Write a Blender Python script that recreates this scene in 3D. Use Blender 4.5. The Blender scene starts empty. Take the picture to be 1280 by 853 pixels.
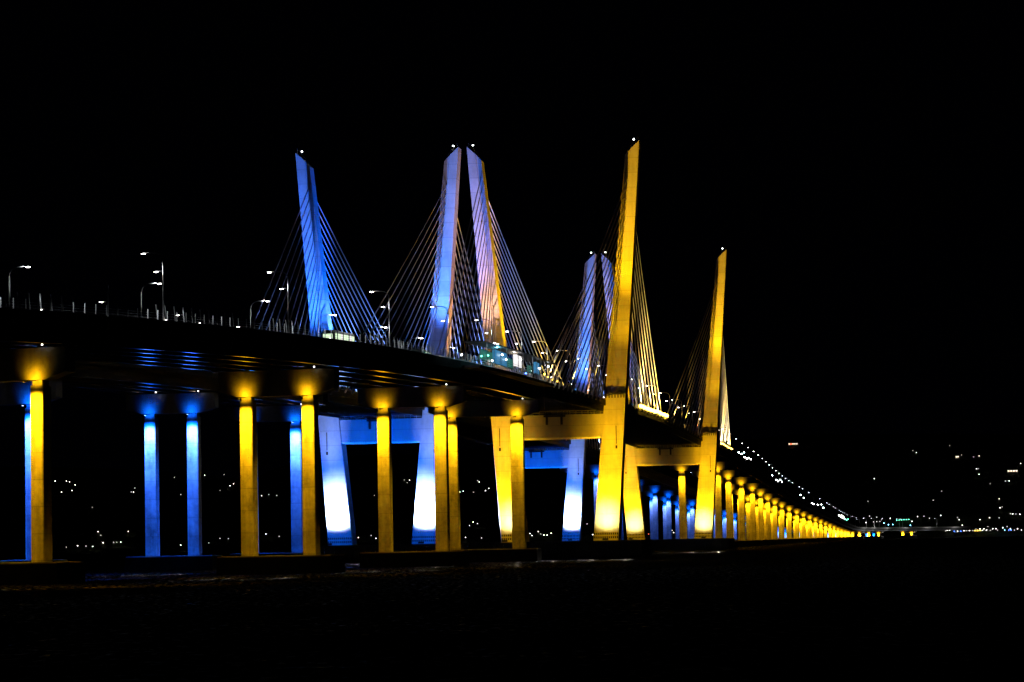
import bpy, math, random
from mathutils import Vector, Matrix
random.seed(7)
sc = bpy.context.scene
COL = sc.collection

# ------------------------------------------------------------------ helpers
def nodes_mat(name):
    m = bpy.data.materials.new(name); m.use_nodes = True
    nt = m.node_tree; b = nt.nodes['Principled BSDF']
    return m, nt, b

def N(nt, t, **kw):
    n = nt.nodes.new(t)
    for k, v in kw.items():
        if k in n.inputs: n.inputs[k].default_value = v
        else: setattr(n, k, v)
    return n

def concrete(name, col, joint=4.2, contrast=.35, rough=.85):
    m, nt, b = nodes_mat(name); L = nt.links.new
    geo = N(nt, 'ShaderNodeNewGeometry')
    n1 = N(nt, 'ShaderNodeTexNoise', Scale=.9, Detail=6.0, Roughness=.7)
    mp = N(nt, 'ShaderNodeMapping'); mp.inputs['Scale'].default_value = (1, 1, .12)
    n2 = N(nt, 'ShaderNodeTexNoise', Scale=.8, Detail=4.0, Roughness=.6)
    n3 = N(nt, 'ShaderNodeTexNoise', Scale=.16, Detail=2.0)
    L(geo.outputs['Position'], n1.inputs['Vector']); L(geo.outputs['Position'], mp.inputs['Vector'])
    L(mp.outputs[0], n2.inputs['Vector']); L(geo.outputs['Position'], n3.inputs['Vector'])
    a = N(nt, 'ShaderNodeMath', operation='ADD'); L(n1.outputs[0], a.inputs[0]); L(n2.outputs[0], a.inputs[1])
    a2 = N(nt, 'ShaderNodeMath', operation='ADD'); L(a.outputs[0], a2.inputs[0]); L(n3.outputs[0], a2.inputs[1])
    r = N(nt, 'ShaderNodeMapRange'); L(a2.outputs[0], r.inputs['Value'])
    r.inputs['From Min'].default_value = 1.1; r.inputs['From Max'].default_value = 1.9
    r.inputs['To Min'].default_value = 1 - contrast; r.inputs['To Max'].default_value = 1 + contrast * .6
    # pour joints: one narrow band every `joint` metres
    sep = N(nt, 'ShaderNodeSeparateXYZ'); L(geo.outputs['Position'], sep.inputs[0])
    d = N(nt, 'ShaderNodeMath', operation='DIVIDE'); L(sep.outputs['Z'], d.inputs[0]); d.inputs[1].default_value = joint
    fr = N(nt, 'ShaderNodeMath', operation='FRACT'); L(d.outputs[0], fr.inputs[0])
    lt = N(nt, 'ShaderNodeMath', operation='LESS_THAN'); L(fr.outputs[0], lt.inputs[0]); lt.inputs[1].default_value = .05
    fl = N(nt, 'ShaderNodeMath', operation='FLOOR'); L(d.outputs[0], fl.inputs[0])
    wn = N(nt, 'ShaderNodeTexWhiteNoise', noise_dimensions='1D'); L(fl.outputs[0], wn.inputs['W'])
    lift = N(nt, 'ShaderNodeMapRange'); L(wn.outputs[0], lift.inputs['Value'])
    lift.inputs['To Min'].default_value = .9; lift.inputs['To Max'].default_value = 1.06
    jm = N(nt, 'ShaderNodeMath', operation='MULTIPLY_ADD'); L(lt.outputs[0], jm.inputs[0]); jm.inputs[1].default_value = -.22; jm.inputs[2].default_value = 1
    p1 = N(nt, 'ShaderNodeMath', operation='MULTIPLY'); L(r.outputs[0], p1.inputs[0]); L(jm.outputs[0], p1.inputs[1])
    p2 = N(nt, 'ShaderNodeMath', operation='MULTIPLY'); L(p1.outputs[0], p2.inputs[0]); L(lift.outputs[0], p2.inputs[1])
    mx = N(nt, 'ShaderNodeVectorMath', operation='SCALE'); mx.inputs[0].default_value = col
    L(p2.outputs[0], mx.inputs['Scale']); L(mx.outputs[0], b.inputs['Base Color'])
    b.inputs['Roughness'].default_value = rough
    b.inputs['Specular IOR Level'].default_value = .2
    bp = N(nt, 'ShaderNodeBump', Strength=.25, Distance=.12); L(a.outputs[0], bp.inputs['Height']); L(bp.outputs[0], b.inputs['Normal'])
    return m

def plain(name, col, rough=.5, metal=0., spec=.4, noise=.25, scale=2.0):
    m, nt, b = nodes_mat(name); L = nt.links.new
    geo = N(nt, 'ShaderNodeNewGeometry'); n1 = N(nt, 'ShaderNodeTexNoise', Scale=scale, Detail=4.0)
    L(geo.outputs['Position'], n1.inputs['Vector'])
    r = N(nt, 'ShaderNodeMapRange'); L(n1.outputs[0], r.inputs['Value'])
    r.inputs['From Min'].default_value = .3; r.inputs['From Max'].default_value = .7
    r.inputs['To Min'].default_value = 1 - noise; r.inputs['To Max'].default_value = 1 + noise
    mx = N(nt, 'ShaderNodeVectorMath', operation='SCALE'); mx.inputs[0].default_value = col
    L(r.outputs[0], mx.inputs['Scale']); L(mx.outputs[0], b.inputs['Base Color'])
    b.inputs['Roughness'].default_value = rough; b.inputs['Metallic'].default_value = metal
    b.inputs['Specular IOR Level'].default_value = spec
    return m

def emit(name, col, strength):
    m, nt, b = nodes_mat(name)
    b.inputs['Base Color'].default_value = (.02, .02, .02, 1)
    b.inputs['Emission Color'].default_value = (*col, 1); b.inputs['Emission Strength'].default_value = strength
    m.cycles.emission_sampling = 'NONE'
    return m

M = dict(
    pylon=concrete('pylon_concrete', (.52, .52, .5), 4.6, .22),
    pier=concrete('pier_concrete', (.45, .45, .43), 4.2, .62),
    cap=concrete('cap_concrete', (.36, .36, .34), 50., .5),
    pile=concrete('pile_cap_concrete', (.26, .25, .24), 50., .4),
    shadecap=plain('shaded_side_concrete', (.007, .0068, .0065), .9, 0, .03, .5, .6),  # near-black colour paints the shade on the pile cap sides
    matte=plain('girder_paint_matte', (.03, .032, .036), .75, 0, .15, .2, .6),
    steel=plain('girder_paint', (.03, .033, .04), .2, .0, .55, .2, .6),
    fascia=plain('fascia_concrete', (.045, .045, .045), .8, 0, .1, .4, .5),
    asphalt=plain('asphalt', (.05, .05, .05), .9, 0, .1),
    galv=plain('galvanised_steel', (.4, .4, .4), .45, .5, .5),
    dark=plain('dark_steel', (.03, .03, .03), .5, .3, .3),
    cable=plain('cable_sheath', (.62, .62, .62), .55, 0, .3, .08, .5),
    grille=plain('grille_dark', (.01, .01, .012), .8, 0, .1),
    glow_white=emit('lamp_white', (1., .95, .88), 22),
    glow_marker=emit('marker_white', (1., .92, .85), 7),
    glow_far=emit('lamp_far_white', (.95, .95, 1.), 12),
    glow_cool=emit('lamp_cool_white', (.8, .95, 1.), 26),
    glow_shore=emit('shore_lamp_white', (1., .9, .78), 9),
    glow_shore_dim=emit('shore_lamp_dim', (1., .92, .85), 2.2),
    glow_green=emit('lamp_green', (.15, 1., .6), 9),
    glow_cyan=emit('lamp_cyan', (.2, .75, 1.), 14),
    glow_blue=emit('lamp_blue', (.06, .16, 1.), 14),
    glow_yellow=emit('lamp_yellow', (1., .6, .05), 22),
    glow_red=emit('lamp_red', (1., .12, .05), 6),
    beacon=emit('beacon_white', (.9, 1., .95), 14),
    win_warm=emit('lit_window', (1., .8, .6), 2.2),
    win_bus=emit('bus_window', (.75, 1., .65), 1.3),
    win_teal=emit('teal_screen', (.1, .6, .5), .22),
    win_sky=emit('blue_screen', (.08, .4, .8), .5),
    win_white=emit('white_screen', (1., .95, .95), 1.1),
    body=plain('vehicle_paint', (.5, .5, .5), .3, 0, .5, .03),
    rubber=plain('tyre_rubber', (.02, .02, .02), .9, 0, .1),
    wall=plain('house_wall', (.3, .27, .24), .9, 0, .1),
    roof=plain('house_roof', (.06, .055, .05), .9, 0, .1),
)

class MB:
    """collects shapes in world coordinates, linked as one mesh under a parent"""
    def __init__(s): s.v = []; s.f = []
    def hexa(s, p):                       # 8 corners: bottom 4 ccw, top 4 ccw
        n = len(s.v); s.v += [tuple(q) for q in p]
        s.f += [(n+3, n+2, n+1, n), (n+4, n+5, n+6, n+7)] + [(n+i, n+(i+1) % 4, n+4+(i+1) % 4, n+4+i) for i in range(4)]
        return s
    def box(s, c, half, ax=(1, 0), ay=None):
        """c centre (x,y,z), half sizes; ax = unit xy direction of the local x axis"""
        ax = Vector((ax[0], ax[1])); ay = Vector((-ax.y, ax.x))
        p = []
        for z in (-1, 1):
            for a, b in ((-1, -1), (1, -1), (1, 1), (-1, 1)):
                q = ax*(a*half[0]) + ay*(b*half[1])
                p.append((c[0]+q.x, c[1]+q.y, c[2]+z*half[2]))
        return s.hexa(p)
    def loft(s, rings, cap=True):
        n = len(s.v); k = len(rings[0])
        for r in rings: s.v += [tuple(q) for q in r]
        for j in range(len(rings)-1):
            for i in range(k):
                a = n+j*k+i; b = n+j*k+(i+1) % k
                s.f.append((a, b, b+k, a+k))
        if cap:
            s.f.append(tuple(n+i for i in reversed(range(k))))
            s.f.append(tuple(n+(len(rings)-1)*k+i for i in range(k)))
        return s
    def tube(s, pts, r, k=8):
        pts = [Vector(p) for p in pts]; rings = []
        if not hasattr(r, '__len__'): r = [r]*len(pts)
        for i, p in enumerate(pts):
            t = (pts[min(i+1, len(pts)-1)]-pts[max(i-1, 0)]).normalized()
            u = t.cross(Vector((.3, .2, .93)) if abs(t.z) < .9 else Vector((1, 0, 0))).normalized(); w = t.cross(u)
            rings.append([p + (u*math.cos(2*math.pi*j/k)+w*math.sin(2*math.pi*j/k))*r[i] for j in range(k)])
        return s.loft(rings)
    def ball(s, c, r, k=8):
        c = Vector(c); rings = []
        for j in range(1, 5):
            a = math.pi*j/5
            rings.append([c+Vector((r*math.sin(a)*math.cos(2*math.pi*i/k), r*math.sin(a)*math.sin(2*math.pi*i/k), -r*math.cos(a))) for i in range(k)])
        return s.loft(rings)
    def build(s, name, mat, parent=None, smooth=False):
        o0 = world_loc(parent) if parent else Vector((0, 0, 0))
        me = bpy.data.meshes.new(name); me.from_pydata([tuple(Vector(v)-o0) for v in s.v], [], s.f)
        me.materials.append(mat); me.validate(); me.update()
        if smooth: me.polygons.foreach_set('use_smooth', [True]*len(me.polygons))
        o = bpy.data.objects.new(name, me); COL.objects.link(o); o.parent = parent
        return o

def world_loc(o):
    v = Vector((0, 0, 0))
    while o: v += o.location; o = o.parent
    return v

def tag(o, label=None, cat=None, group=None, kind=None):
    if label: o['label'] = label
    if cat: o['category'] = cat
    if group: o['group'] = group
    if kind: o['kind'] = kind
    return o
def thing(name, loc, label, cat, group=None):
    o = bpy.data.objects.new(name, None); o.location = loc; o.empty_display_size = 1; COL.objects.link(o)
    return tag(o, label, cat, group)

def spot(name, loc, target, power, col, cone, blend=1., size=.25, parent=None):
    l = bpy.data.lights.new(name, 'SPOT'); l.energy = power; l.color = col
    l.spot_size = math.radians(cone); l.spot_blend = blend; l.shadow_soft_size = size
    o = bpy.data.objects.new(name, l); COL.objects.link(o)
    d = Vector(target)-Vector(loc); q = d.to_track_quat('-Z', 'Y')
    o.rotation_euler = q.to_euler()
    o.location = Vector(loc)-(world_loc(parent) if parent else Vector((0, 0, 0))); o.parent = parent
    return o
def point(name, loc, power, col, size=.2, parent=None):
    l = bpy.data.lights.new(name, 'POINT'); l.energy = power; l.color = col; l.shadow_soft_size = size
    o = bpy.data.objects.new(name, l); COL.objects.link(o)
    o.location = Vector(loc)-(world_loc(parent) if parent else Vector((0, 0, 0))); o.parent = parent
    return o

YEL = (1., .46, .004); YELHOT = (1., .80, .22); BLU = (.001, .108, 1.); BLUHOT = (.50, .66, 1.)
AMB = (1., .47, .003)
ORD = ['first', 'second', 'third', 'fourth', 'fifth', 'sixth', 'seventh', 'eighth', 'ninth', 'tenth', 'eleventh', 'twelfth', 'thirteenth',
       'fourteenth', 'fifteenth', 'sixteenth', 'seventeenth', 'eighteenth', 'nineteenth', 'twentieth']
def ordn(i):
    if i < 20: return ORD[i]
    n = i+1; t = {2: 'twenty', 3: 'thirty', 4: 'forty', 5: 'fifty', 6: 'sixty', 7: 'seventy', 8: 'eighty', 9: 'ninety'}[n//10] if n < 100 else 'hundred'
    if n % 10 == 0: return {'twenty': 'twentieth', 'thirty': 'thirtieth', 'forty': 'fortieth', 'fifty': 'fiftieth', 'sixty': 'sixtieth', 'seventy': 'seventieth', 'eighty': 'eightieth', 'ninety': 'ninetieth'}[t]
    return t+'-'+ORD[n % 10-1]

# ------------------------------------------------------------------ alignment of the crossing (metres; x east, y north of the viewer)
TH = .1435; DIR = Vector((math.sin(TH), math.cos(TH)))
KN = [(-700, -190, 283), (-640, -156.5, 328), (-584, -126.5, 377), (-477, -79.6, 474.4), (-371, -44.6, 575.2), (-264, -22.7, 679.8), (-157, -7.6, 785.7), (0, 14.19, 941.2),
      (366, 66.53, 1303.4), (523, 89.3, 1458.7), (630, 104.0, 1564.8), (844, 132.9, 1776.8), (1058, 159.5, 1989.1), (1272, 187.4, 2201.3),
      (1486, 217.7, 2413.2), (1700, 248.6, 2624.9), (2021, 294.5, 2942.6), (2342, 340.3, 3260.3), (2663, 386.3, 3578.), (2770, 403., 3684.),
      (2880, 424, 3790), (2990, 462, 3892), (3100, 520, 3985), (3220, 602, 4068)]
KS = [k[0] for k in KN]; KP = [Vector(k[1:]) for k in KN]; KT = []
for j in range(len(KN)):
    a, b = max(0, j-1), min(len(KN)-1, j+1)
    KT.append(DIR.copy() if KS[j] in (0, 366) else (KP[b]-KP[a])/(KS[b]-KS[a]))
def path(s, off=0.):
    i = 0
    while i < len(KS)-2 and s > KS[i+1]: i += 1
    d = KS[i+1]-KS[i]; t = (s-KS[i])/d
    p = KP[i]*(2*t**3-3*t*t+1)+KT[i]*(d*(t**3-2*t*t+t))+KP[i+1]*(-2*t**3+3*t*t)+KT[i+1]*(d*(t**3-t*t))
    g = KP[i]*((6*t*t-6*t)/d)+KT[i]*(3*t*t-4*t+1)+KP[i+1]*((-6*t*t+6*t)/d)+KT[i+1]*(3*t*t-2*t)
    g.normalize(); n = Vector((g.y, -g.x))
    return p+n*off, g, n
def interp(x, xs, ys):
    if x <= xs[0]: return ys[0]
    for i in range(len(xs)-1):
        if x <= xs[i+1]: return ys[i]+(ys[i+1]-ys[i])*(x-xs[i])/(xs[i+1]-xs[i])
    return ys[-1]
ZS = [-700, -540, -500, -477, -420, -371, -300, -264, -200, -157, 0, 60, 183, 366, 460, 523, 630, 2342, 2770, 3220]
ZZ = [36.4, 40.5, 41.7, 42.3, 43.4, 44.1, 45.2, 45.8, 46.7, 47.3, 49.3, 50.2, 50.6, 49.2, 47.9, 47.2, 45.4, 19.9, 15.6, 14.6]
def zt(s): return interp(s, ZS, ZZ)          # top of the edge fascia
SEP = -55.9
H_EDGE = {+1: 14.9, -1: 13.9}

def P3(s, off, z): p, g, n = path(s, off); return Vector((p.x, p.y, z))

def stations(a, b, step):
    n = max(1, int(math.ceil((b-a)/step))); return [a+(b-a)*i/n for i in range(n+1)]
def sweep(mb, sec, ss, base):
    """sec: closed polygon of (offset, dz from the fascia top)"""
    rings = []
    for s in ss:
        p, g, n = path(s, 0)
        rings.append([(p.x+n.x*(base+o), p.y+n.y*(base+o), zt(s)+dz) for o, dz in sec])
    return mb.loft(rings)
def rect(o0, o1, z0, z1): return [(o0, z0), (o1, z0), (o1, z1), (o0, z1)]

# ------------------------------------------------------------------ decks
BR = {+1: ('near yellow-lit', 0., 'yellow'), -1: ('far blue-lit', SEP, 'blue')}
def girder_section(o, top, depth, fw=.45):
    t = .05
    return [(o-fw, top-depth), (o+fw, top-depth), (o+fw, top-depth+.08), (o+.05, top-depth+.08), (o+.05, top-.08), (o+fw, top-.08), (o+fw, top),
            (o-fw, top), (o-fw, top-.08), (o-.05, top-.08), (o-.05, top-depth+.08), (o-fw, top-depth+.08)]

def depth_at(s):           # fascia top down to the top of a pier column
    return interp(s, [-584, -477, -371, -264, -157, 523, 630, 2770], [11.2, 10.7, 10.6, 10.2, 9.7, 9.7, 9.4, 8.6])

def deck(side, a, b, where, cable=False, step=12, rails=True):
    nm, base, colr = BR[side]; hw = H_EDGE[side]
    mid = (a+b)/2; root = thing('bridge_deck', P3(a, base, zt(a)-1), f'{where} of the {nm} bridge', 'bridge deck', 'road decks of the two bridges')
    ss = stations(a, b, step)
    sweep(MB(), rect(-hw, hw, -1.05, -.65), ss, base).build('road_slab', M['asphalt'], root)
    for sg in (-1, 1):
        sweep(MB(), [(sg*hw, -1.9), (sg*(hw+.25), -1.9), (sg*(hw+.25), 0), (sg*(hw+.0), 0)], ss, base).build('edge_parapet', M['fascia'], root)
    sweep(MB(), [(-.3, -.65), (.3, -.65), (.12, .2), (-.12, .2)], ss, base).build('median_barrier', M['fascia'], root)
    if not cable:
        for k in range(5):
            o = (k-2)*(hw*2-4.2)/4
            gd = sweep(MB(), rect(o-.06, o+.06, -4.48, -1.07), ss, base).build('girder', M['matte'], root)
            sweep(MB(), rect(o-.5, o+.5, -4.57, -4.485), ss, base).build('bottom_flange', M['steel' if a < 0 else 'matte'], gd)
        cf = [x for x in stations(a+8, b-8, 13 if b-a < 600 else 53)]
        for s in cf[:60]:
            p, g, n = path(s, base)
            m = MB(); w = hw-2.4
            m.tube([P3(s, base-w, zt(s)-4.0), P3(s, base+w, zt(s)-4.0)], .14, 4)
            m.tube([P3(s, base-w, zt(s)-1.6), P3(s, base+w, zt(s)-1.6)], .14, 4)
            m.build('cross_frame', M['matte'], root)
    else:
        for sg in (-1, 1):
            sweep(MB(), girder_section(sg*(hw-.9), -1.07, 2.6, .4), ss, base).build('edge_girder', M['matte'], root)
        for s in stations(a+4, b-4, 8.2)[:99]:
            p, g, n = path(s, base)
            m = MB(); m.box((p.x, p.y, zt(s)-1.95), (hw-1.4, .12, .8), (n.x, n.y)); m.box((p.x, p.y, zt(s)-2.8), (hw-1.4, .3, .05), (n.x, n.y))
            m.build('floor_beam', M['matte'], root)
    return root

decks = {}
for side in (1, -1):
    decks[side, 'near'] = deck(side, -690 if side > 0 else -640, -150, 'near curving approach deck', step=8)
    decks[side, 'main'] = deck(side, -149.5, 521, 'cable-stayed main deck', True)
    decks[side, 'far'] = deck(side, 521.5, 3215, 'long far approach deck descending to the shore', step=30)

# railings along the outer edge
def railing(side, sg, a, b, where, step, tall=()):
    nm, base, colr = BR[side]; off = base+sg*(H_EDGE[side]+.12)
    r = thing('edge_railing', P3(a, off, zt(a)), where, 'railing', 'steel railings along the bridge edges')
    ss = stations(a, b, 6)
    m = MB()
    for h in (.45, .85, 1.25):
        m = MB().tube([P3(s, off, zt(s)+h) for s in ss], .025, 5); m.build('rail', M['galv'], r)
    sweep(MB(), rect(-.12, .14, .004, .2), ss, off).build('kerb_rail', M['galv'], r)
    ps = stations(a, b, step); rest = MB()
    mid = sorted(ps, key=lambda s: s)[:100] if a < 0 else ps[:100]
    for i, s in enumerate(ps):
        t = any(x0 <= s <= x1 for x0, x1 in tall)
        h = 1.75
        q = MB() if i < 100 else rest
        p, g, n = path(s, off)
        lean = 0
        q.hexa([(p.x+n.x*u*.07+g.x*v*.07+n.x*lean*k*-sg, p.y+n.y*u*.07+g.y*v*.07+n.y*lean*k*-sg, zt(s)+.01+h*k) for k in (0, 1) for u, v in ((-1, -1), (1, -1), (1, 1), (-1, 1))])
        if i < 100: q.build('rail_post', M['galv'], r)
    if rest.v: tag(rest.build('rail_post', M['galv'], r), kind='stuff')
    return r
railing(1, 1, -560, -150.2, 'post railing on the right edge of the nearest deck', 3.3, [(-515, -465), (-447, -415), (-400, -372), (-340, -280)])
def inner_fence():
    off = H_EDGE[1]-4.2; r = thing('inner_fence', P3(-505, off, zt(-505)), 'taller leaning fence posts behind the nearest railing at the left', 'fence')
    for a, b in ((-512, -474), (-447, -418), (-400, -376), (-345, -318)):
        for s in stations(a, b, 3.3):
            p, g, n = path(s, off)
            MB().hexa([(p.x+n.x*(u*.07-.35*k)+g.x*v*.07, p.y+n.y*(u*.07-.35*k)+g.y*v*.07, zt(s)-.64+3.9*k) for k in (0, 1) for u, v in ((-1, -1), (1, -1), (1, 1), (-1, 1))]).build('fence_post', M['galv'], r)
    MB().tube([P3(s, off, zt(s)+.1) for s in stations(-512, -318, 6)], .05, 5).build('rail', M['galv'], r)
    for s in (-490, -452, -440, -383):
        q = P3(s, H_EDGE[1]-.1, zt(s)+.25); MB().ball(q, .14).build('path_light', M['glow_marker'], r)
inner_fence()
for i in range(17):      # added spots without fixtures, put in to brighten the railing
    sp_ = -530+23.*i
    if -482 < sp_ < -468: continue
    spot('railing_fill', P3(sp_, H_EDGE[1]-4., zt(sp_)+4.2), P3(sp_, H_EDGE[1]+.3, zt(sp_)+.2), 1500 if i % 3 else 2800, (.85, .93, 1.), 150, .6, .15, decks[1, 'near'])
railing(1, 1, -149, 520, 'railing on the right edge of the yellow-lit cable-stayed deck', 6)
railing(1, -1, -560, -150.2, 'post railing on the left edge of the near yellow-lit approach deck', 6)
railing(-1, 1, -149, 520, 'railing on the right edge of the blue-lit cable-stayed deck', 6)

# drain pipes hung on the fascia
for s, d in ((-471.5, 5.5), (-153, 7.2)):
    off = H_EDGE[1]+.42
    m = MB().tube([P3(s, off, zt(s)+(5. if d < 6 else .9)), P3(s, off, zt(s)-d)], .1, 6)
    m.box(P3(s, off, zt(s)-.2), (.35, .2, .4), (path(s)[1].x, path(s)[1].y)); m.build('drain_pipe', M['galv'], decks[1, 'near'])

# ------------------------------------------------------------------ approach piers
def pier(side, s, label, spacing, cw, near):
    nm, base, colr = BR[side]; p, g, n = path(s, base)
    zb = 4.1; ztop = zt(s)-depth_at(s)
    root = thing('bridge_pier', (p.x, p.y, 0.), label, 'bridge pier', f'{colr}-lit approach piers')
    ax = (n.x, n.y)
    def at(u, v, z): return (p.x+n.x*u+g.x*v, p.y+n.y*u+g.y*v, z)
    # pile cap with a small batter
    L_, W_ = spacing/2+5.2, 4.2
    MB().hexa([at(u*L_, v*W_, z) for z in (.7, zb-.25) for u, v in ((-1, -1), (1, -1), (1, 1), (-1, 1))]).build('pile_cap', M['shadecap'], root)
    MB().hexa([at(u*(L_-.1), v*(W_-.1), z) for z in (zb-.25, zb) for u, v in ((-1, -1), (1, -1), (1, 1), (-1, 1))]).build('cap_top', M['pile'], root)  # top slab coloured paler than the sides, to read as a lit line
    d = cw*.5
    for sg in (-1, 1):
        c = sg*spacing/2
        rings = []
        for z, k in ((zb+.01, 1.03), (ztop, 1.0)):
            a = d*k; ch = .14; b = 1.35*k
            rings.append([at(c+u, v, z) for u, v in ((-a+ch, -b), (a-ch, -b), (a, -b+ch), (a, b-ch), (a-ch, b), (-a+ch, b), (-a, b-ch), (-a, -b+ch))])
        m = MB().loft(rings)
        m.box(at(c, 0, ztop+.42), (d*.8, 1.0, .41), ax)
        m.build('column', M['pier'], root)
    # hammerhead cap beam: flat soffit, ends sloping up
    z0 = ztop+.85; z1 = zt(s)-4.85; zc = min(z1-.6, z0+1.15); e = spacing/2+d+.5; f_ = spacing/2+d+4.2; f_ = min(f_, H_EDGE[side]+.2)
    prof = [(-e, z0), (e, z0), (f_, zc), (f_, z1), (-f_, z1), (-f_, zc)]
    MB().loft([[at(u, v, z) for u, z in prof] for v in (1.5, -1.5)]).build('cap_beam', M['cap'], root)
    for k in range(5):
        o = (k-2)*(H_EDGE[side]*2-4.2)/4
        MB().box(at(o, 0, (z1+zt(s)-4.59)/2), (.45, .5, (zt(s)-4.59-z1)/2), ax).build('bearing', M['dark'], root)
    # floodlights under the cap, in front of every column
    c1 = YEL if side > 0 else BLU
    for sg in (-1, 1):
        c = sg*spacing/2
        if near:
            m = MB().box(at(c, -4.75, ztop+.42), (.4, .2, .1), ax)
            m.tube([at(c, -1.3, ztop+.75), at(c, -4.75, ztop+.6)], .07, 5)
            m.build('floodlight', M['dark'], root)
            H = ztop-zb; LKv = random.uniform(.85, 1.15)
            spot('water_fill', at(c, -W_-.9, 3.2), at(c, -W_-14, 0), 90000, (1, .85, .6), 32, 1., .3, root)  # added spot, lights the water in place of floodlight overspill
            spot('column_lamp', at(c, -4.7, ztop+.3), at(c, -1.0, zb+2), (20000 if side > 0 else 115000)*LK, c1, 60, 1., .3, root)
            spot('column_lamp', at(c, -5.4, ztop+.3), at(c, -1.3, ztop-6.5), 36000*LKv, c1, 88, 1., .3, root)
            if side < 0: spot('column_lamp', at(c, -5.0, ztop+.4), at(c, -1.3, ztop-5.5), 24000*LK, BLUHOT, 62, 1., .3, root)
            spot('cap_lamp', at(c, -3.15, z0-.1), at(c, -1.5, z0+.55), (1150 if side > 0 else 1400)*random.uniform(.85, 1.15), c1, 122, 1., .3, root)
            if sg > 0 or side < 0:
                q = at(c+1.9, -2.6, z1+.35); m = MB().tube([q, at(c+1.9, -1.4, z1-.2)], .04, 4); m.build('lamp_bracket', M['dark'], root)
                MB().ball(q, .15).build('marker_lamp', M['glow_marker'], root)
        else:
            spot('column_lamp', at(c, -4.5, ztop+.4), at(c, -1.0, zb+1), (38000 if side > 0 else 24000)*LK, c1, 110, 1., .4, root)
            if side < 0: spot('column_lamp', at(c, -4.5, ztop+.4), at(c, -1.0, ztop-8), 9000*LK, BLUHOT, 60, 1., .3, root)
            spot('cap_lamp', at(c, -3.4, z0-.1), at(c, -1.5, z0+.6), 1250*LK, c1, 118, 1., .3, root)
    return root
LK = 1.0
near_lab = {-477: 'nearest', -371: 'second nearest', -264: 'third nearest', -157: 'fourth nearest, touching the cable-stayed span,'}
for side in (1, -1):
    for s, sp, cw in ((-477, 12.6, 2.25), (-371, 12.45, 2.5), (-264, 13.05 if side > 0 else 10.0, 2.75 if side > 0 else 2.6), (-157, 17.25 if side > 0 else 12.2, 3.3 if side > 0 else 2.9)):
        if side < 0 and s == -477: continue
        if side < 0 and s == -371: sp = 10.4
        pier(side, s, f'{near_lab[s]} two-column {BR[side][2]}-lit pier of the {"right" if side>0 else "left"} bridge', sp, cw, True)
    for i in range(25):
        s = 523+107*i
        if s > 3180: break
        if side < 0 and i > 14 and i < 20: pass
        pier(side, s, f'{ordn(i)} {BR[side][2]}-lit pier beyond the far towers', (17.25 if i == 0 else 13.0) if side > 0 else (12.2 if i == 0 else 10.4), 3.3 if i == 0 else 3.0, False)

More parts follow.
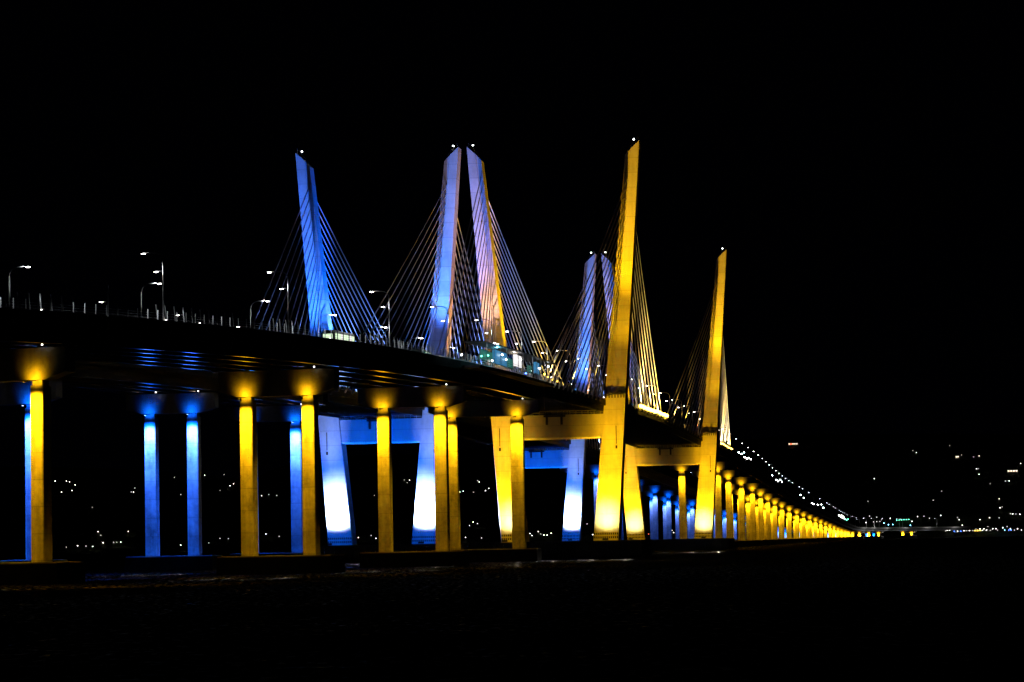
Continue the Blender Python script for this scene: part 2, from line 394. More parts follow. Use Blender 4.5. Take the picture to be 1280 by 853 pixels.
# ------------------------------------------------------------------ towers
ZB = 5.7; ZD = 53.7; ZT = 129.7
def leg_geo(side, z):
    e = .47 if side > 0 else -.64
    o = interp(z, [ZB, ZD, ZT], [17.72, 21.06, 26.71])+e; w = interp(z, [ZB, ZD, ZT], [7.7, 6.35, 4.05])
    return o, w
def tower(side, st, label):
    nm, base, colr = BR[side]; p, g, n = path(st, base); ax = (n.x, n.y)
    root = thing('bridge_tower', (p.x, p.y, 0.), label, 'bridge tower', 'cable-stayed bridge towers')
    def at(u, v, z): return Vector((p.x+n.x*u+g.x*v, p.y+n.y*u+g.y*v, z))
    PD = 16.5
    MB().hexa([at(u*(26.5), v*PD, z) for z in (.9, ZB-.3) for u, v in ((-1, -1), (1, -1), (1, 1), (-1, 1))]
              ).hexa([at(u*(26.2), v*(PD-.3), z) for z in (ZB-.3, ZB) for u, v in ((-1, -1), (1, -1), (1, 1), (-1, 1))]).build('pile_cap', M['fascia'], root)
    mf = MB()
    for i in range(-8, 9):
        mf.box(at(i*3.2, -PD-.35, 3.0), (.35, .3, 2.0), ax)
    mf.box(at(0, -PD-.8, 4.2), (27, .2, .25), ax); mf.box(at(0, -PD-.8, 2.2), (27, .2, .25), ax)
    mf.build('fender', M['dark'], root)
    legs = {}
    for sg in (-1, 1):
        rings = []
        levels = [(ZB+.01, 0), (20, 0), (36, 0), (48, 0), (52, 1), (ZD+4, 1), (75, 1), (95, 1), (112, 1), (121, 1), (None, 1)]
        for z, k in levels:
            top = z is None; zz = 125.5 if top else z
            o, w = leg_geo(side, zz)
            D = interp(zz, [ZB, ZT], [3.9, 3.0])
            nd = .16*k+.001; rb = .05*k+.0005
            sec = []
            for (f_, d) in ((0, 0), (.62, 0), (.635, nd), (.73, nd), (.745, rb), (1, rb)):
                sec.append((f_, -D+d))
            sec += [(a, -b) for a, b in reversed(sec)]
            rg = []
            for f_, v in sec:
                z_ = zz
                oo, ww = o, w
                if top:
                    z_ = ZT-4.4*min(1, f_*1.02)**1.25+(0 if f_ > .05 else .0); oo, ww = leg_geo(side, z_)
                rg.append(at(sg*(oo-ww*f_), v, z_))
            rings.append(rg if sg > 0 else rg)
        lg = MB().loft(rings).build('leg', M['pylon'], root); legs[sg] = lg
        # slotted skirt at the foot, step ledge, anchor boxes in the groove, ladder, beacon
        o, w = leg_geo(side, ZB+1.5); m = MB()
        for i in range(12):
            for zz in (ZB+1.0, ZB+2.1):
                m.box(at(sg*(o-w*(i+.5)/12), -3.93, zz), (w/40, .06, .33), ax)
        m.build('foot_slot', M['grille'], lg)
        for i in range(12):
            z = 74+i*3.95; o, w = leg_geo(side, z); D = interp(z, [ZB, ZT], [3.9, 3.0])
            for sv in (-1, 1):
                MB().box(at(sg*(o-w*.685), sv*(D-.45), z), (w*.04, .3, .45), ax).build('anchor_box', M['pylon'], lg)
        m = MB()
        o, w = leg_geo(side, 128.5)
        for u in (.0, .55, 1.0):
            zz = ZT-4.4*u**1.25; m.tube([at(sg*(o-w*(.08+.88*u)), -2.2, zz-.3), at(sg*(o-w*(.08+.88*u)), -2.2, zz+1.2)], .06, 5)
        m.tube([at(sg*(o-w*(.08+.88*u)), -2.2, ZT-4.4*u**1.25+1.15) for u in (0, .25, .55, .8, 1)], .05, 5)
        m.build('top_rail', M['galv'], lg)
        b = at(sg*(o-w*.42), -1.5, ZT+.35)
        m = MB().tube([b-Vector((0, 0, 2.2)), b], .09, 6); m.build('beacon_mast', M['galv'], lg)
        MB().ball(b+Vector((0, 0, .2)), .26).build('beacon', M['beacon'], lg)
        # hatch and access ladder above the deck
        m = MB(); o, w = leg_geo(side, 38)
        m.box(at(sg*(o-w*.33), -3.72, 38.3), (.12, .1, 2.8), ax); m.box(at(sg*(o-w*.33), -3.72, 34.5), (.3, .1, .5), ax)
        m.build('wall_hatch', M['grille'], lg)
        # collar ledge with brackets at deck level
        o, w = leg_geo(side, 50.6); m = MB()
        m.box(at(sg*(o-w/2), -3.85, 50.9), (w/2+.3, .28, .12), ax)
        for i in range(7): m.box(at(sg*(o-w*(i+.5)/7), -3.78, 50.2), (.16, .4, .5), ax)
        m.box(at(sg*(o-w*.38), -4.2, 51.9), (.3, .12, .7), ax)
        m.build('ledge', M['dark'], lg)
    # crossbeam
    zb0, zb1 = 37.4, 44.9
    i0 = leg_geo(side, zb0); i1 = leg_geo(side, zb1); a0 = i0[0]-i0[1]+.3; a1 = i1[0]-i1[1]+.3
    prof = [(-a0, -3.1, zb0+.55), (-a0, -2.4, zb0)]
    def ring(sg):
        return [at(sg*a0, -2.5, zb0), at(sg*a0, 2.5, zb0), at(sg*a0, 3.1, zb0+.45), at(sg*a1, 3.1, zb1), at(sg*a1, -3.1, zb1), at(sg*a0, -3.1, zb0+.45)]
    cb = MB().loft([ring(-1), ring(1)]).build('crossbeam', M['pylon'], root)
    for u in (-9, -3.5, 3.5, 9): MB().box(at(u, 0, 45.33), (1.0, 1.6, .42), ax).build('bearing', M['dark'], cb)
    m = MB()
    m.box(at(-3.4, -3.3, 43.4), (.35, .25, 1.6), ax); m.box(at(1.2, -3.3, 43.4), (.35, .25, 1.6), ax); m.box(at(-1, -3.35, 44.5), (3.4, .2, .3), ax)
    m.build('inspection_hatch', M['dark'], cb)
    m = MB()
    for sg in (-1, 1):
        m.tube([at(sg*3, -3.2, zb1+.05), at(sg*3, -3.2, zb1+1.1)], .05, 5)
    for hh in (.55, 1.1): m.tube([at(-a1+.5, -3.0, zb1+hh), at(a1-.5, -3.0, zb1+hh)], .05, 5)
    for i in range(-7, 8): m.tube([at(i*1.9, -3.0, zb1), at(i*1.9, -3.0, zb1+1.1)], .04, 4)
    m.build('catwalk_rail', M['galv'], cb)
    # stay cables
    for sg in (-1, 1):
        for dirn in (-1, 1):
            for i in range(14):
                ds = interp(i, [0, 13], [21, 152 if dirn*(1 if st == 0 else -1) < 0 else 177])
                z = 76+i*3.24; o, w = leg_geo(side, z); D = interp(z, [ZB, ZT], [3.9, 3.0])
                A = at(sg*(o-w*.685), dirn*(D-.5), z)
                s = st+dirn*ds; B = P3(s, base+sg*(H_EDGE[side]+.55), zt(s)-.3)
                pts = []
                for k in range(9):
                    t = k/8; q = A.lerp(B, t); q.z -= 4*t*(1-t)*ds*.0065; pts.append(q)
                cbm = MB().tube(pts, .165, 6)
                d = (pts[-2]-B).normalized(); cbm.tube([B-d*.8, B+d*5.5], .26, 6)
                cbm.build('stay_cable', M['cable'], root, True)
    # floodlights
    c1, c2 = (YEL, YELHOT) if side > 0 else (BLU, BLUHOT)
    for sg in (-1, 1):
        o, w = leg_geo(side, 20); u0 = sg*(o-w*.5)
        lp = at(u0, -15.3, ZB+.5)
        m = MB().box(lp-Vector((0, 0, .1)), (.9, .35, .3), ax); m.build('floodlight', M['dark'], root)
        for tz, cone, pw, cc in TW[side]:
            for du in (-1.7, 1.7):
                o2, w2 = leg_geo(side, tz); o3, w3 = leg_geo(side, ZB)
                spot('leg_lamp', lp+Vector((n.x*du, n.y*du, .5)), at(sg*(o2-w2*.5)+du*.6, -3.9, tz), pw*.5, cc, cone, 1., .9, root)
        # upper legs: lamps on the deck edge in front of the leg
        o3, w3 = leg_geo(side, 56); lp2 = at(sg*(H_EDGE[side]+6.5), -20, 51.3); 
        m = MB().box(lp2-Vector((0, 0, .35)), (.7, .35, .25), ax); m.tube([lp2-Vector((0, 0, .5)), at(sg*H_EDGE[side], -20, 49.)], .15, 5); m.build('floodlight', M['dark'], root)
        for (cc, pw, tz, cone) in UP[side, sg]:
            o4, w4 = leg_geo(side, tz)
            spot('leg_lamp', lp2, at(sg*(o4-w4*.5), -3.2, tz), pw, cc, cone, .9, .3, root)
        # cable lamps along the deck edge
        for dirn in (-1, 1):
            for k, ds in enumerate((40, 95, 145)):
                s = st+dirn*ds; q = P3(s, base+sg*(H_EDGE[side]+2.6), zt(s)+.3)
                t = at(sg*(19.5), dirn*ds*.9, 88)
                spot('cable_lamp', q, t, CB[side]*{(1, 1): 1.5, (1, -1): .6, (-1, 1): 1.4, (-1, -1): 2.2}[side, sg]*(2.3 if dirn < 0 else 1.)*(1.0, 1.2, 1.1)[k], (BLUCAB if side < 0 else YELCAB), 78, .8, .3, root)
    if side > 0:     # lamps on the median side washing the inward and neighbouring leg faces
        spot('side_lamp', at(9.5, 0, 53), at(-18.4, 0, 88), 240000, YEL, 56, 1., .3, root)
        spot('side_lamp', at(-24, .5, 50.8), at(SEP+24.5, .5, 92), 130000, (1., .42, .16), 60, 1., .3, root)
    if side < 0:
        spot('side_lamp', at(9, 0, 53), at(-17.6, 0, 90), 420000, BLU, 60, 1., .3, root)
        spot('side_lamp', at(9, 0, 53), at(-16.4, 0, 70), 130000, CYN, 40, 1., .3, root)
    for i in range(-2, 3):     # added spots standing in for floodlight overspill on the water
        q = at(i*11, -PD-1.4, 3.4)
        spot('water_fill', q, at(i*11, -PD-15, 0), 380000, (1, .9, .75), 30, 1., .3, root)
    for u in (-7, 7):
        spot('crossbeam_lamp', at(u, -15.5, ZB+.6), at(u*.6, -2.9, 41), TW['beam'][side], c1, 44, 1., .3, root)
    return root
BLUCAB = (.14, .28, 1.); YELCAB = (1., .60, .08)
TW = {1: [(46, 24, 260000, YEL), (23, 52, 150000, YEL), (13, 42, 60000, YELHOT), (ZB+3.2, 70, 3500, YEL)],
      -1: [(45, 24, 110000, BLU), (42, 19, 110000, BLUHOT), (22, 50, 160000, BLU), (16.5, 50, 290000, BLUHOT), (ZB+3.2, 70, 6000, BLU)], 'beam': {1: 4000, -1: 120000}}
CB = {1: 32000, -1: 52000}
CYN = (.30, .58, 1.); LAV = (.17, .36, 1.); PCH = (1., .5, .34)
UP = {(-1, -1): [(BLU, 680000, 112, 50), (CYN, 70000, 90, 28)], (-1, 1): [(BLU, 500000, 108, 46), (CYN, 150000, 94, 32)],
      (1, -1): [((.36, .36, 1.), 190000, 116, 27), (PCH, 270000, 88, 30)], (1, 1): [(AMB, 700000, 112, 30), (AMB, 60000, 84, 50)]}
tower(1, 0, 'near tower of the right bridge, left leg pink and right leg amber')
tower(-1, 0, 'near tower of the left bridge, both legs lit blue with white-hot feet')
tower(1, 366, 'far tower of the right bridge, legs lit yellow and amber')
tower(-1, 366, 'far tower of the left bridge, lit pale blue, partly hidden')
# ------------------------------------------------------------------ street lamps on the decks
def lamp_proto(double, gk='glow_white'):
    r = bpy.data.objects.new('street_lamp', None); r.empty_display_size = 1; COL.objects.link(r)
    H = 12.4
    m = MB()
    m.tube([(0, 0, -.65), (0, 0, H-1.6)], [.17, .12], 8)
    arm = [(0, 0, H-1.7)]+[(-1.5*(1-math.cos(a)), 0, H-1.7+1.5*math.sin(a)) for a in (.4, .8, 1.2, 1.57)]+[(-3.2, 0, H-.12)]
    m.tube(arm, .085, 6)
    if double: m.tube([(0, 0, 8.7), (-.55, 0, 9.15), (-1.0, 0, 9.2)], .07, 6)
    m.box((0, 0, .35), (.3, .3, .2)); m.build('pole', M['galv'], r, True)
    h = MB().box((-3.6, 0, H-.1), (.5, .2, .1)).build('lamp_head', M['dark'], r)
    MB().box((-3.6, 0, H-.26), (.3, .15, .058)).build('lens', M[gk], h)

    if double:
        h = MB().box((-1.3, 0, 9.2), (.45, .18, .09)).build('lamp_head', M['dark'], r)
        MB().box((-1.3, 0, 9.05), (.27, .14, .058)).build('lens', M['glow_white'], h)
    return r
def copy_tree(o, parent=None):
    c = o.copy(); COL.objects.link(c); c.parent = parent
    for ch in o.children: copy_tree(ch, c)
    return c
protos = {True: [lamp_proto(True), False], False: [lamp_proto(False), False], 'far': [lamp_proto(False, 'glow_far'), False]}
def lamp(side, sg, s, double, label, group):
    nm, base, colr = BR[side]
    pr = protos[double]
    if not pr[1]: o = pr[0]; pr[1] = True
    else: o = copy_tree(pr[0])
    q, g, n = path(s, base+sg*(H_EDGE[side]-.5))
    o.location = (q.x, q.y, zt(s)-(.8 if sg > 0 else 1.9)); o.rotation_euler = (0, 0, math.atan2(n.y, n.x)+(0 if sg > 0 else math.pi))
    tag(o, label, 'street lamp', group)
    if s < -100 and side > 0:
        spot('lamp_light', P3(s, base+sg*(H_EDGE[side]-3.9), zt(s)+10.8), P3(s, base+sg*(H_EDGE[side]-2.), zt(s)), 2200, (.9, .97, 1.), 132, .5, .2, decks[side, 'near'])
for side in (1, -1):
    bn = 'right' if side > 0 else 'left'
    for sg in (1, -1):
        en = 'right' if sg > 0 else 'left'
        look = 'two-headed' if side > 0 and sg > 0 else 'single-headed'
        ss = [-504, -452, -402.5, -345, -292.5, -240]+[-189+51.2*i for i in range(14)]
        c_ = 0
        for i, s in enumerate(ss):
            if side < 0 and sg < 0 and i < 5 or (side > 0 and sg > 0 and i == 0): continue
            lamp(side, sg, s, side > 0 and sg > 0, f'{ordn(c_)} {look} street lamp from the camera on the {en} edge of the {bn} bridge', 'street lamps along the bridge decks'); c_ += 1
        c_ = 0
        for i in range(52):
            if (side < 0 and sg < 0 and i % 3) or (side*sg < 0 and i % 4 == 2) or (i > 16 and random.random() < .45): continue
            lamp(side, sg, 530+51.2*i, 'far', f'{ordn(c_)} street lamp past the far towers, {en} edge of the {bn} bridge', 'street lamps along the bridge decks'); c_ += 1
bpy.context.view_layer.update()

# ------------------------------------------------------------------ vehicles and the lit things on the near deck
def bus(s, lane, length, label, glass, name='bus', rear=True, h=4.1):
    p, g, n = path(s, lane); zr = zt(s)-.65
    r = thing(name, (p.x, p.y, zr), label, name, 'vehicles on the near deck')
    def at(u, v, z): return (p.x+n.x*u+g.x*v, p.y+n.y*u+g.y*v, zr+z)
    ax = (g.x, g.y); w = 1.27; L_ = length/2
    sec = [(-w, .45), (w, .45), (w, h-.35), (w-.3, h), (-w+.3, h), (-w, h-.35)]
    MB().loft([[at(u*k, v, .45+(z-.45)*k2) for u, z in sec] for v, k, k2 in ((-L_, .94, .96), (-L_+.35, 1, 1), (L_-.35, 1, 1), (L_, .94, .96))]).build('body', M['body'], r)
    for sgn in (-1, 1):
        nwin = int(length/1.9)
        for i in range(nwin):
            v = -L_+.9+(i+.5)*(length-1.8)/nwin
            MB().box(at(sgn*(w+.012), v, 2.9), ((length-1.8)/nwin*.44, .012, .62), ax).build('window', glass[i % len(glass)], r)
    MB().box(at(0, -L_-.02, 2.7), (.015, .95, .6), ax).build('rear_window', glass[0], r)
    for u in (-1, 1):
        MB().box(at(u*1.0, -L_-.03, 1.1), (.03, .12, .2), ax).build('tail_light', M['glow_red'], r)
        for v in (-L_*.6, L_*.62):
            q = at(u*(w-.1), v, .5); m = MB()
            m.loft([[Vector(q)+Vector((n.x*d, n.y*d, 0))+Vector((g.x*.5*math.cos(a), g.y*.5*math.cos(a), .5*math.sin(a))) for a in [k*math.pi/6 for k in range(12)]] for d in (-.14, .14)])
            m.build('wheel', M['rubber'], r)
    return r
bus(-347, 4.5, 15, 'lit bus with pale green windows crossing in front of the left blue leg', [M['win_bus'], M['win_bus'], M['win_white']])
bus(-265, 2.5, 12, 'lit bus with teal windows on the near deck left of the pavilion', [M['win_teal'], M['win_teal'], M['win_bus']])
bus(-213, 2.5, 9, 'dim box truck behind the railing in front of the lavender blue leg', [M['win_sky'], M['win_teal']], 'truck')

# tall masts on the far approach carrying bright lamp clusters
for i, (s, h, k, n_) in enumerate([(855, 13.6, 'glow_cool', 3), (905, 12.8, 'glow_white', 2), (958, 14.5, 'glow_white', 2), (1273, 14.2, 'glow_cool', 1), (1353, 13.6, 'glow_white', 3), (1403, 13.7, 'glow_white', 1),
        (1683, 11.2, 'glow_cool', 1), (1735, 10.2, 'glow_white', 1), (1908, 9.8, 'glow_white', 2), (2010, 10.8, 'glow_white', 1), (2093, 13.0, 'glow_white', 1), (2138, 10.8, 'glow_cool', 1),
        (2600, 11.4, 'glow_white', 3), (2650, 10.8, 'glow_white', 3), (2700, 10.2, 'glow_white', 2), (2768, 9.4, 'glow_green', 3)]):
    p = P3(s, 0, zt(s)); r = thing('mast_lamp', p, f'{ordn(i)} bright mast lamp along the far approach deck, between the lamp rows', 'mast lamp', 'mast lamps on the far approach deck')
    MB().tube([p-Vector((0, 0, .6)), p+Vector((0, 0, h))], [.22, .12], 6).build('mast', M['galv'], r)
    for j in range(n_):
        MB().ball(p+Vector(((j-(n_-1)/2)*1.5, 0, h+.3-(.9 if j == 1 else 0))), .27+.00012*s).build('lamp', M[k], r)

# viewing pavilion on the outer edge
def pavilion(a, b):
    o0 = H_EDGE[1]+.5; o1 = o0+3.6
    p = P3(a, o0, zt(a)); r = thing('viewing_pavilion', p, 'open roofed lookout with teal and blue lit panels on the near deck edge', 'pavilion')
    ss = stations(a, b, 8)
    sweep(MB(), rect(o0-.2, o1, -1.6, -1.0), ss, 0).build('platform', M['fascia'], r)
    sweep(MB(), rect(o0-.3, o1+.5, 4.15, 4.35), ss, 0).build('roof', M['dark'], r)
    for i, s in enumerate(stations(a+1, b-1, 9)):
        MB().tube([P3(s, o1-.1, zt(s)-1.0), P3(s, o1-.1, zt(s)+4.15)], .09, 6).build('post', M['galv'], r)
    m = MB()
    for hh in (.1, .6, 1.1): m.tube([P3(s, o1, zt(s)-1+hh+.9) for s in ss], .04, 4)
    m.build('railing', M['galv'], r)
    def panel(s0, s1, z0, z1, mat, off=None):
        off = o1-.9 if off is None else off
        A = P3(s0, off, 0); B = P3(s1, off, 0); c = (A+B)/2; d = (B-A); L_ = d.length/2; d.normalize()
        z = zt((s0+s1)/2)
        f = MB().box((c.x, c.y, z+(z0+z1)/2), (L_+.15, .09, (z1-z0)/2+.12), (d.x, d.y)).build('panel_frame', M['dark'], r)
        nrm = Vector((d.y, -d.x)); MB().box((c.x+nrm.x*.11, c.y+nrm.y*.11, z+(z0+z1)/2), (L_, .012, (z1-z0)/2), (d.x, d.y)).build('screen', mat, f)
        MB().box((c.x-d.x*(L_+.17), c.y-d.y*(L_+.17), z+(z0+z1)/2), (.012, .45, (z1-z0)/2), (d.x, d.y)).build('screen', mat, f)
    panel(-259, -243, .2, 3.3, M['win_sky']); panel(-275, -262, .4, 2.6, M['win_teal'])
    panel(-229, -219, .8, 3.6, M['win_white']); panel(-205, -201, .4, 2.0, M['win_teal']); panel(-192, -185, .6, 3.4, M['win_sky'])
    panel(-240, -233, .1, 2.2, M['win_teal'])
    for s, dz, k in ((-252, 2.5, 'glow_cool'), (-246, 1.7, 'glow_cool'), (-270, 1.6, 'glow_green'), (-278, 1.1, 'glow_green'), (-262, 4.6, 'glow_white'), (-258, 4.6, 'glow_white'),
                     (-224, 2.6, 'glow_white'), (-188, 2.0, 'glow_white'), (-170, 3.2, 'glow_cool'), (-178, .9, 'glow_yellow'), (-215, -.3, 'glow_blue'), (-300, .5, 'glow_cool'), (-265, .6, 'glow_white')):
        MB().ball(P3(s, o1-.35, zt(s)+dz), .2).build('lamp', M[k], r)
    point('lamp_light', P3(-250, o1-1.8, zt(-250)+3), 900, (.2, .8, 1), .2, r)
    point('lamp_light', P3(-224, o1-1.8, zt(-224)+3), 900, (1, .8, .6), .2, r)
    return r
pavilion(-282, -160)

# bright work-light bars on the deck edge beyond the amber leg
def light_bar(s0, s1, label, count, k, lens, pw, col):
    off = H_EDGE[1]+.9
    r = thing('work_light_bar', P3(s0, off, zt(s0)), label, 'light bar', 'work light bars on the deck edge')
    m = MB().tube([P3(s, off, zt(s)+.9) for s in stations(s0, s1, 10)], .12, 6)
    for s in stations(s0, s1, 8): m.tube([P3(s, off-.5, zt(s)), P3(s, off, zt(s)+.9)], .07, 5)
    m.build('bar', M['galv'], r)
    for s in stations(s0, s1, (s1-s0)/count):
        q = P3(s, off+.1, zt(s)+1.05+random.uniform(-.15, .3)); p, g, n = path(s)
        h = MB().box(q, (.5, .25, .3), (g.x, g.y)).build('lamp_housing', M['dark'], r)
        MB().ball((q.x+n.x*.1-g.x*.55, q.y+n.y*.1-g.y*.55, q.z), k).build('lens', M[lens], h)
    for s in stations(s0, s1, (s1-s0)/3):
        spot('work_light', P3(s, off+1.5, zt(s)+.6), P3(s, off-2, zt(s)+30), pw, col, 150, 1., .3, r)
light_bar(95, 190, 'dazzling yellow work lights on deck edge right of the amber leg', 13, .7, 'glow_yellow', 45000, (1, .65, .2))
light_bar(455, 520, 'pale yellow work lights on the deck edge right of the farthest leg', 8, .34, 'glow_yellow', 26000, (1, .75, .4))
light_bar(-150, -130, 'small amber lights at the foot of the golden cable sleeves', 2, .12, 'glow_yellow', 14000, (1, .6, .15))

# maintenance lamps under the far blue deck, seen through the near portal
for i in range(5):
    s = 60+i*7; q = P3(s, SEP+6-i*3, zt(s)-4.2)
    r = thing('maintenance_lamp', q+Vector((0, 0, 1.2)), f'{ordn(i)} small white lamp in the row hung under the blue-lit deck', 'lamp', 'lamps hung under the blue-lit deck')
    MB().tube([q, q+Vector((0, 0, 1.35))], .05, 5).build('hanger', M['dark'], r)
    MB().ball(q-Vector((0, 0, .2)), .26).build('bulb', M['glow_white'], r)

# ------------------------------------------------------------------ water, far hills, sky
def water():
    m, nt, b = nodes_mat('river_water'); L = nt.links.new
    out = nt.nodes['Material Output']; nt.nodes.remove(b)
    geo = N(nt, 'ShaderNodeNewGeometry'); mp = N(nt, 'ShaderNodeMapping'); mp.inputs['Scale'].default_value = (1., .35, 1)
    L(geo.outputs['Position'], mp.inputs['Vector'])
    n1 = N(nt, 'ShaderNodeTexNoise', Scale=.55, Detail=6.0, Roughness=.7); L(mp.outputs[0], n1.inputs['Vector'])
    bp = N(nt, 'ShaderNodeBump', Strength=1., Distance=2.2); L(n1.outputs[0], bp.inputs['Height'])
    n2 = N(nt, 'ShaderNodeTexNoise', Scale=1.1, Detail=3.0, Roughness=.6); L(mp.outputs[0], n2.inputs['Vector'])
    n3 = N(nt, 'ShaderNodeTexNoise', Scale=.03, Detail=2.0); L(geo.outputs['Position'], n3.inputs['Vector'])
    r1 = N(nt, 'ShaderNodeMapRange'); L(n2.outputs[0], r1.inputs['Value']); r1.inputs['From Min'].default_value = .56; r1.inputs['From Max'].default_value = .72
    r1.inputs['To Max'].default_value = .2
    r3 = N(nt, 'ShaderNodeMapRange'); L(n3.outputs[0], r3.inputs['Value']); r3.inputs['From Min'].default_value = .4; r3.inputs['From Max'].default_value = .65
    mu = N(nt, 'ShaderNodeMath', operation='MULTIPLY'); L(r1.outputs[0], mu.inputs[0]); L(r3.outputs[0], mu.inputs[1])
    df = N(nt, 'ShaderNodeBsdfDiffuse'); df.inputs['Color'].default_value = (.0015, .002, .0025, 1)
    dv = N(nt, 'ShaderNodeVectorMath', operation='SCALE'); dv.inputs[0].default_value = (.3, .3, .32); dm = N(nt, 'ShaderNodeMath', operation='MULTIPLY'); dm.inputs[1].default_value = 5.4; L(r1.outputs[0], dm.inputs[0]); L(dm.outputs[0], dv.inputs['Scale']); L(dv.outputs[0], df.inputs['Color'])  # pale speckle in the diffuse colour stands in for glitter on ripples
    gl = N(nt, 'ShaderNodeBsdfAnisotropic'); gl.inputs['Color'].default_value = (.5, .5, .5, 1); gl.inputs['Roughness'].default_value = .3
    L(bp.outputs[0], gl.inputs['Normal'])
    mxs = N(nt, 'ShaderNodeMixShader'); L(mu.outputs[0], mxs.inputs[0]); L(df.outputs[0], mxs.inputs[1]); L(gl.outputs[0], mxs.inputs[2]); L(mxs.outputs[0], out.inputs['Surface'])
    me = bpy.data.meshes.new('river'); xs = [-9000, -3000, -1000, -300, 0, 300, 1000, 3000, 9000]; ys = [-300, 60, 400, 1000, 2000, 4000, 9000]
    me.from_pydata([(x, y, 0) for y in ys for x in xs], [], [(j*9+i, j*9+i+1, (j+1)*9+i+1, (j+1)*9+i) for j in range(6) for i in range(8)])
    me.materials.append(m); o = bpy.data.objects.new('river_water', me); COL.objects.link(o)
    tag(o, 'dark rippled river water under the bridges', kind='structure')
water()

def shore_y(x): return 4150+ (x+500)*.02 + 60*math.sin(x/430.)+35*math.sin(x/170.+1)
def hill(x, y):
    d = y-shore_y(x)
    if d < 0: return -2+d*.02 if d > -100 else -4
    base = 175*(1-math.exp(-d/620.))+45*(d/2200.)
    ripple = (.78+.16*math.sin(x/370.+y/900.)+.10*math.sin(x/150.+2.1+y/310.)+.06*math.sin(x/61.+y/120.))
    return 3+base*ripple*min(1, d/120.+.15)
def hills():
    nx, ny = 150, 40; vs = []; fs = []
    for j in range(ny):
        for i in range(nx):
            x = -1500+i*3000/(nx-1); y = shore_y(x)-40+2300*(j/(ny-1))**1.6
            vs.append((x, y, hill(x, y)+random.uniform(-1.5, 1.5)*(j > 3)))
    for j in range(ny-1):
        for i in range(nx-1): a = j*nx+i; fs.append((a, a+1, a+nx+1, a+nx))
    me = bpy.data.meshes.new('far_hills'); me.from_pydata(vs, [], fs)
    me.materials.append(plain('wooded_hill', (.03, .04, .022), .95, 0, .05, .4, .03)); o = bpy.data.objects.new('far_hills', me); COL.objects.link(o)
    tag(o, 'dark wooded hills on the far shore', kind='structure')
hills()

# camera model (also used once below to find where each far light stands on the hills)
F_, PITCH, ROLL, HC = 3780.9, .0661, .0182, 6.0
Fv = Vector((0, math.cos(PITCH), math.sin(PITCH))); R0 = Vector((1, 0, 0)); U0 = Vector((0, -math.sin(PITCH), math.cos(PITCH)))
Rv = R0*math.cos(ROLL)-U0*math.sin(ROLL); Uv = R0*math.sin(ROLL)+U0*math.cos(ROLL)
def on_hill(px, py):
    d = Fv+Rv*((px-640)/F_)+Uv*((426.5-py)/F_)
    y = 4050.
    while y < 6300:
        t = y/d.y; x = d.x*t; z = HC+d.z*t
        if y > shore_y(x)+5 and hill(x, y)+3.5 >= z: return Vector((x, y, hill(x, y)))
        y += 8
    return None
W, D_ = 'glow_shore', 'glow_shore_dim'
G, C_, B_, Y_, R_ = 'glow_green', 'glow_cyan', 'glow_blue', 'glow_yellow', 'glow_red'
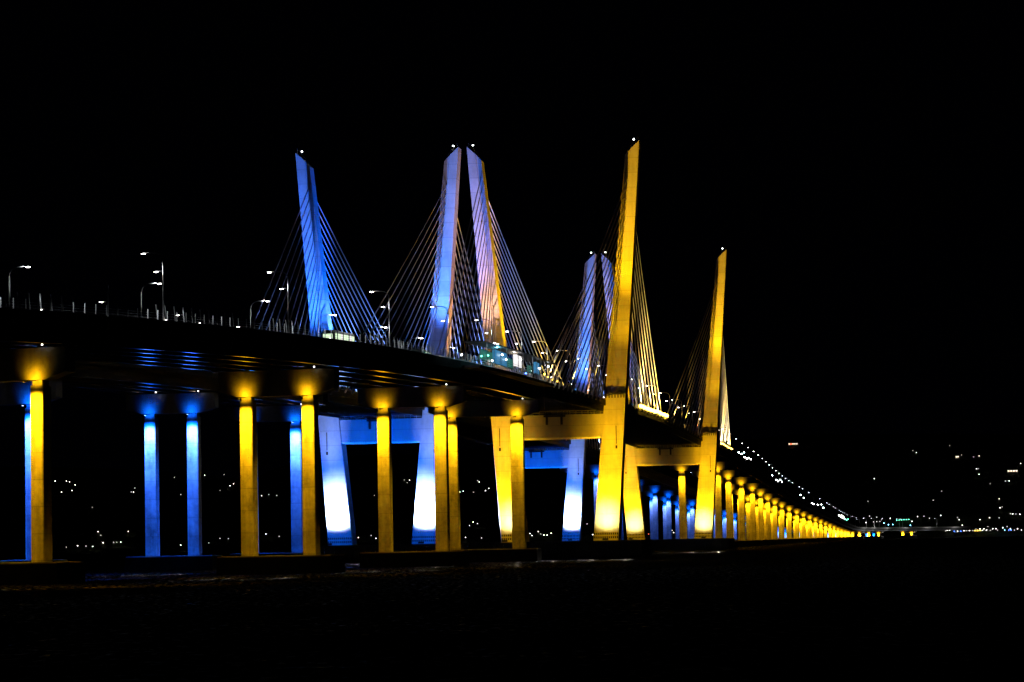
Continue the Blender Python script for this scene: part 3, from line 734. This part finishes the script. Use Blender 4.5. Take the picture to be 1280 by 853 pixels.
LIGHTS = {
 'left of the second-nearest yellow pier': [(10, 564, D_), (66, 565, D_), (69, 603, W), (83, 603, W), (87, 604, W), (94, 608, W), (90, 615, W), (77, 617.5, W), (115.5, 637, D_), (122.5, 667.5, W), (126, 672, D_), (129, 681, W),
   (97, 684.5, W), (107.5, 685, D_), (116, 685.5, W), (142, 680, D_), (146, 680, D_), (151, 680, W), (160.5, 667, W), (83, 686, D_), (167, 617, W), (164, 617, D_), (168.5, 612, D_)],
 'between the two blue columns and the first bright yellow column': [(195.5, 678, D_), (218, 599, D_), (226, 620, D_), (226, 684, W), (256, 596, W), (277, 593.5, W), (280, 595, D_), (285, 594, D_), (292, 607, W), (287.5, 609, W), (275, 615.5, D_), (275, 676, D_), (285.5, 676, D_), (261, 681, D_)],
 'between the second-nearest pier columns': [(341.5, 574, D_), (360, 574, D_), (327, 622, W), (336, 620, D_), (346, 622, D_), (332.5, 671, W), (349, 673.5, D_)],
 'inside the blue portal of the near left tower': [(455.5, 564, D_), (489, 604, D_), (468, 621, D_), (505.5, 602, D_), (512, 602, W), (509, 605, D_), (448, 674, W), (464, 671.5, D_), (470, 675.5, W), (489.5, 673, W)],
 'between the blue portal and the pink tower leg': [(592, 549, W), (595, 548, D_), (581, 544.5, D_), (599, 604.5, W), (597, 603, D_), (579, 616, W), (575, 617, W), (592, 617, D_), (607, 615, W), (611, 612, W), (591.5, 655, W), (587, 659, D_), (597, 657, D_), (582, 674.5, W), (602, 675, D_)],
 'under the amber crossbeam of the near right tower': [(662.5, 670, W), (665, 671.5, W), (673, 667, W), (676, 670, D_), (680, 671.5, W), (684, 671, W), (689, 669, W), (729, 617, W), (710, 672.5, R_), (726, 671, W), (734, 657.5, D_), (741, 671, W)],
 'under the amber crossbeam of the far right tower': [(814, 656, W), (817, 657, D_), (836, 667.5, W), (840, 665.5, W), (845, 664, W), (838, 669, D_), (807, 668.5, W), (811, 670, R_), (858, 668, D_), (842, 668, W)],
 'on the dark upper hillside right of the bridge': [(1141, 565, D_), (1145.6, 568, W), (1093, 600.5, W), (1187, 559, D_), (1195, 572, D_), (1198, 572, D_), (1202, 571, D_), (1217, 573, D_), (1224, 572, W), (1220.6, 588, W), (1223, 588, D_), (1224, 595.6, W), (1276, 581, W), (1257, 604, D_), (1261.6, 603.5, W), (1238, 607, D_), (1249, 625.6, W), (1250, 637.5, W), (1253, 636, D_), (1263, 646.5, D_), (1266, 646.5, W), (1270, 646.5, D_), (1275, 646, W), (1085, 629, D_), (1177, 616, D_), (1166.6, 627.5, D_)],
 'in the upper row above the far right shore': [(1087, 649, D_), (1096, 649, D_), (1113, 650, W), (1147, 649, W), (1155, 649, D_), (1162, 651, D_), (1176, 649, W), (1197, 650, D_), (1199, 652.5, W), (1225, 652.5, W), (1237, 649, W), (1249, 650, D_), (1203, 659, W), (1082.5, 656, W), (1121, 653.8, G), (1124, 653.6, G), (1127, 653.6, G), (1130, 653.5, G), (1133, 653.4, G), (1136, 653.2, G), (1140, 654.5, W), (1092, 654.6, D_), (1096, 654.6, D_), (1100, 654.6, D_), (1105, 658, C_), (1110.6, 658.7, C_), (1116, 658.4, C_), (1138, 659, C_)],
 'in the dense row along the far right waterline': [(1152, 665, W), (1182, 666, D_), (1184, 665.5, W), (1187, 665.5, W), (1189, 664.5, W), (1193, 667, B_), (1197, 666.5, W), (1201, 666.8, B_), (1205, 667, W), (1208, 666, D_), (1212, 667, W), (1216, 667, D_), (1219, 666.8, Y_), (1222, 666.8, Y_), (1225, 666.6, Y_), (1228, 666.5, W), (1233, 667.5, W), (1230, 664, W), (1234, 664, D_), (1241, 663, W), (1245, 663, W), (1253.5, 662.6, W), (1256, 667, C_), (1261, 666, B_), (1263, 663, W), (1268, 664.5, D_), (1272, 663, W), (1277, 666, W), (1264, 665, B_), (1247, 666, D_), (1189, 663, W), (1220, 664, D_), (1238, 666.5, D_), (1259, 660, D_), (1225, 663, W), (1235, 661, D_)],
}
# shore lamps: a post with a lantern, copied
def shore_proto(mat):
    r = bpy.data.objects.new('shore_lamp', None); COL.objects.link(r)
    MB().tube([(0, 0, 0), (0, 0, 5.2)], .09, 5).build('post', M['dark'], r)
    MB().ball((0, 0, 5.6), .5, 6).build('lantern', M[mat], r)
    return r
sp = {}
CN = {W: 'white', D_: 'faint', G: 'green', C_: 'cyan', B_: 'blue', Y_: 'yellow', R_: 'red'}
for zone, items in LIGHTS.items():
    cnt = {}
    for px, py, k in sorted(items):
        q = on_hill(px, py)
        if q is None: continue
        i = cnt.get(k, 0); cnt[k] = i+1
        if k not in sp: o = sp[k] = shore_proto(k)
        else: o = copy_tree(sp[k])
        o.location = q-Vector((0, 0, .3))
        short = zone if len(zone.split()) < 9 else ' '.join(zone.split()[:9])
        tag(o, f'{ordn(i)} {CN[k]} light from left, {zone}', 'shore lamp', f'{CN[k]} lamps on the far shore')
# houses with lit windows
def house(px, py, w, lab, n, red=False):
    q = on_hill(px, py)
    if q is None: return
    r = thing('hillside_house', q, lab, 'house', 'lit houses on the far hills')
    x, y, z = q
    MB().box((x, y, z+2.2), (w/2, 5, 3.3)).build('wall', M['wall'], r)
    MB().loft([[(x-w/2-.6, y-5.6, z+5.5), (x-w/2-.6, y+5.6, z+5.5), (x-w/2-.6, y, z+8.4)], [(x+w/2+.6, y-5.6, z+5.5), (x+w/2+.6, y+5.6, z+5.5), (x+w/2+.6, y, z+8.4)]]).build('roof', M['roof'], r)
    for i in range(n):
        u = x-w/2+(i+.5)*w/n
        MB().box((u, y-5.03, z+3.4), (w/n*.34, .03, 1.0)).build('window', M['glow_red'] if red and i == 1 else M['win_warm'], r)
house(202, 553.5, 20, 'long house with a row of lit windows above the blue columns', 6)
house(357, 564, 13, 'lit hillside house between the second yellow pier columns', 4)
house(991, 555.5, 18, 'lone reddish-white lit house high on the hill right of the bridge', 5, True)
house(1265, 589, 16, 'dimly lit long house near the right edge of the hill', 4)
house(1196, 572, 6, 'small lit house on the upper right hillside', 2)

# added points off the far deck edge that lighten its fascia
for i in range(6):
    point('fascia_fill', P3(2870+i*62, H_EDGE[1]+7, zt(2900)+1), 9000, (1, .97, .9), .3, decks[1, 'far'])
# ------------------------------------------------------------------ world, camera, render settings
w = bpy.data.worlds.new('World'); sc.world = w; w.use_nodes = True
bg = w.node_tree.nodes['Background']; bg.inputs['Color'].default_value = (.25, .3, 1., 1); bg.inputs['Strength'].default_value = .0003

cam = bpy.data.cameras.new('camera'); co = bpy.data.objects.new('camera', cam); COL.objects.link(co)
cam.sensor_width = 36; cam.lens = 36*F_/1280; cam.clip_start = 1; cam.clip_end = 20000
mw = Matrix(((Rv.x, Uv.x, -Fv.x, 0), (Rv.y, Uv.y, -Fv.y, 0), (Rv.z, Uv.z, -Fv.z, HC), (0, 0, 0, 1)))
co.matrix_world = mw
sc.camera = co
sc.view_settings.view_transform = 'Standard'; sc.view_settings.look = 'None'; sc.view_settings.exposure = 0; sc.view_settings.gamma = 1
sc.render.engine = 'CYCLES'
sc.cycles.max_bounces = 4; sc.cycles.diffuse_bounces = 2; sc.cycles.glossy_bounces = 3
sc.cycles.use_light_tree = True; sc.cycles.use_denoising = True
sc.cycles.caustics_reflective = False; sc.cycles.caustics_refractive = False
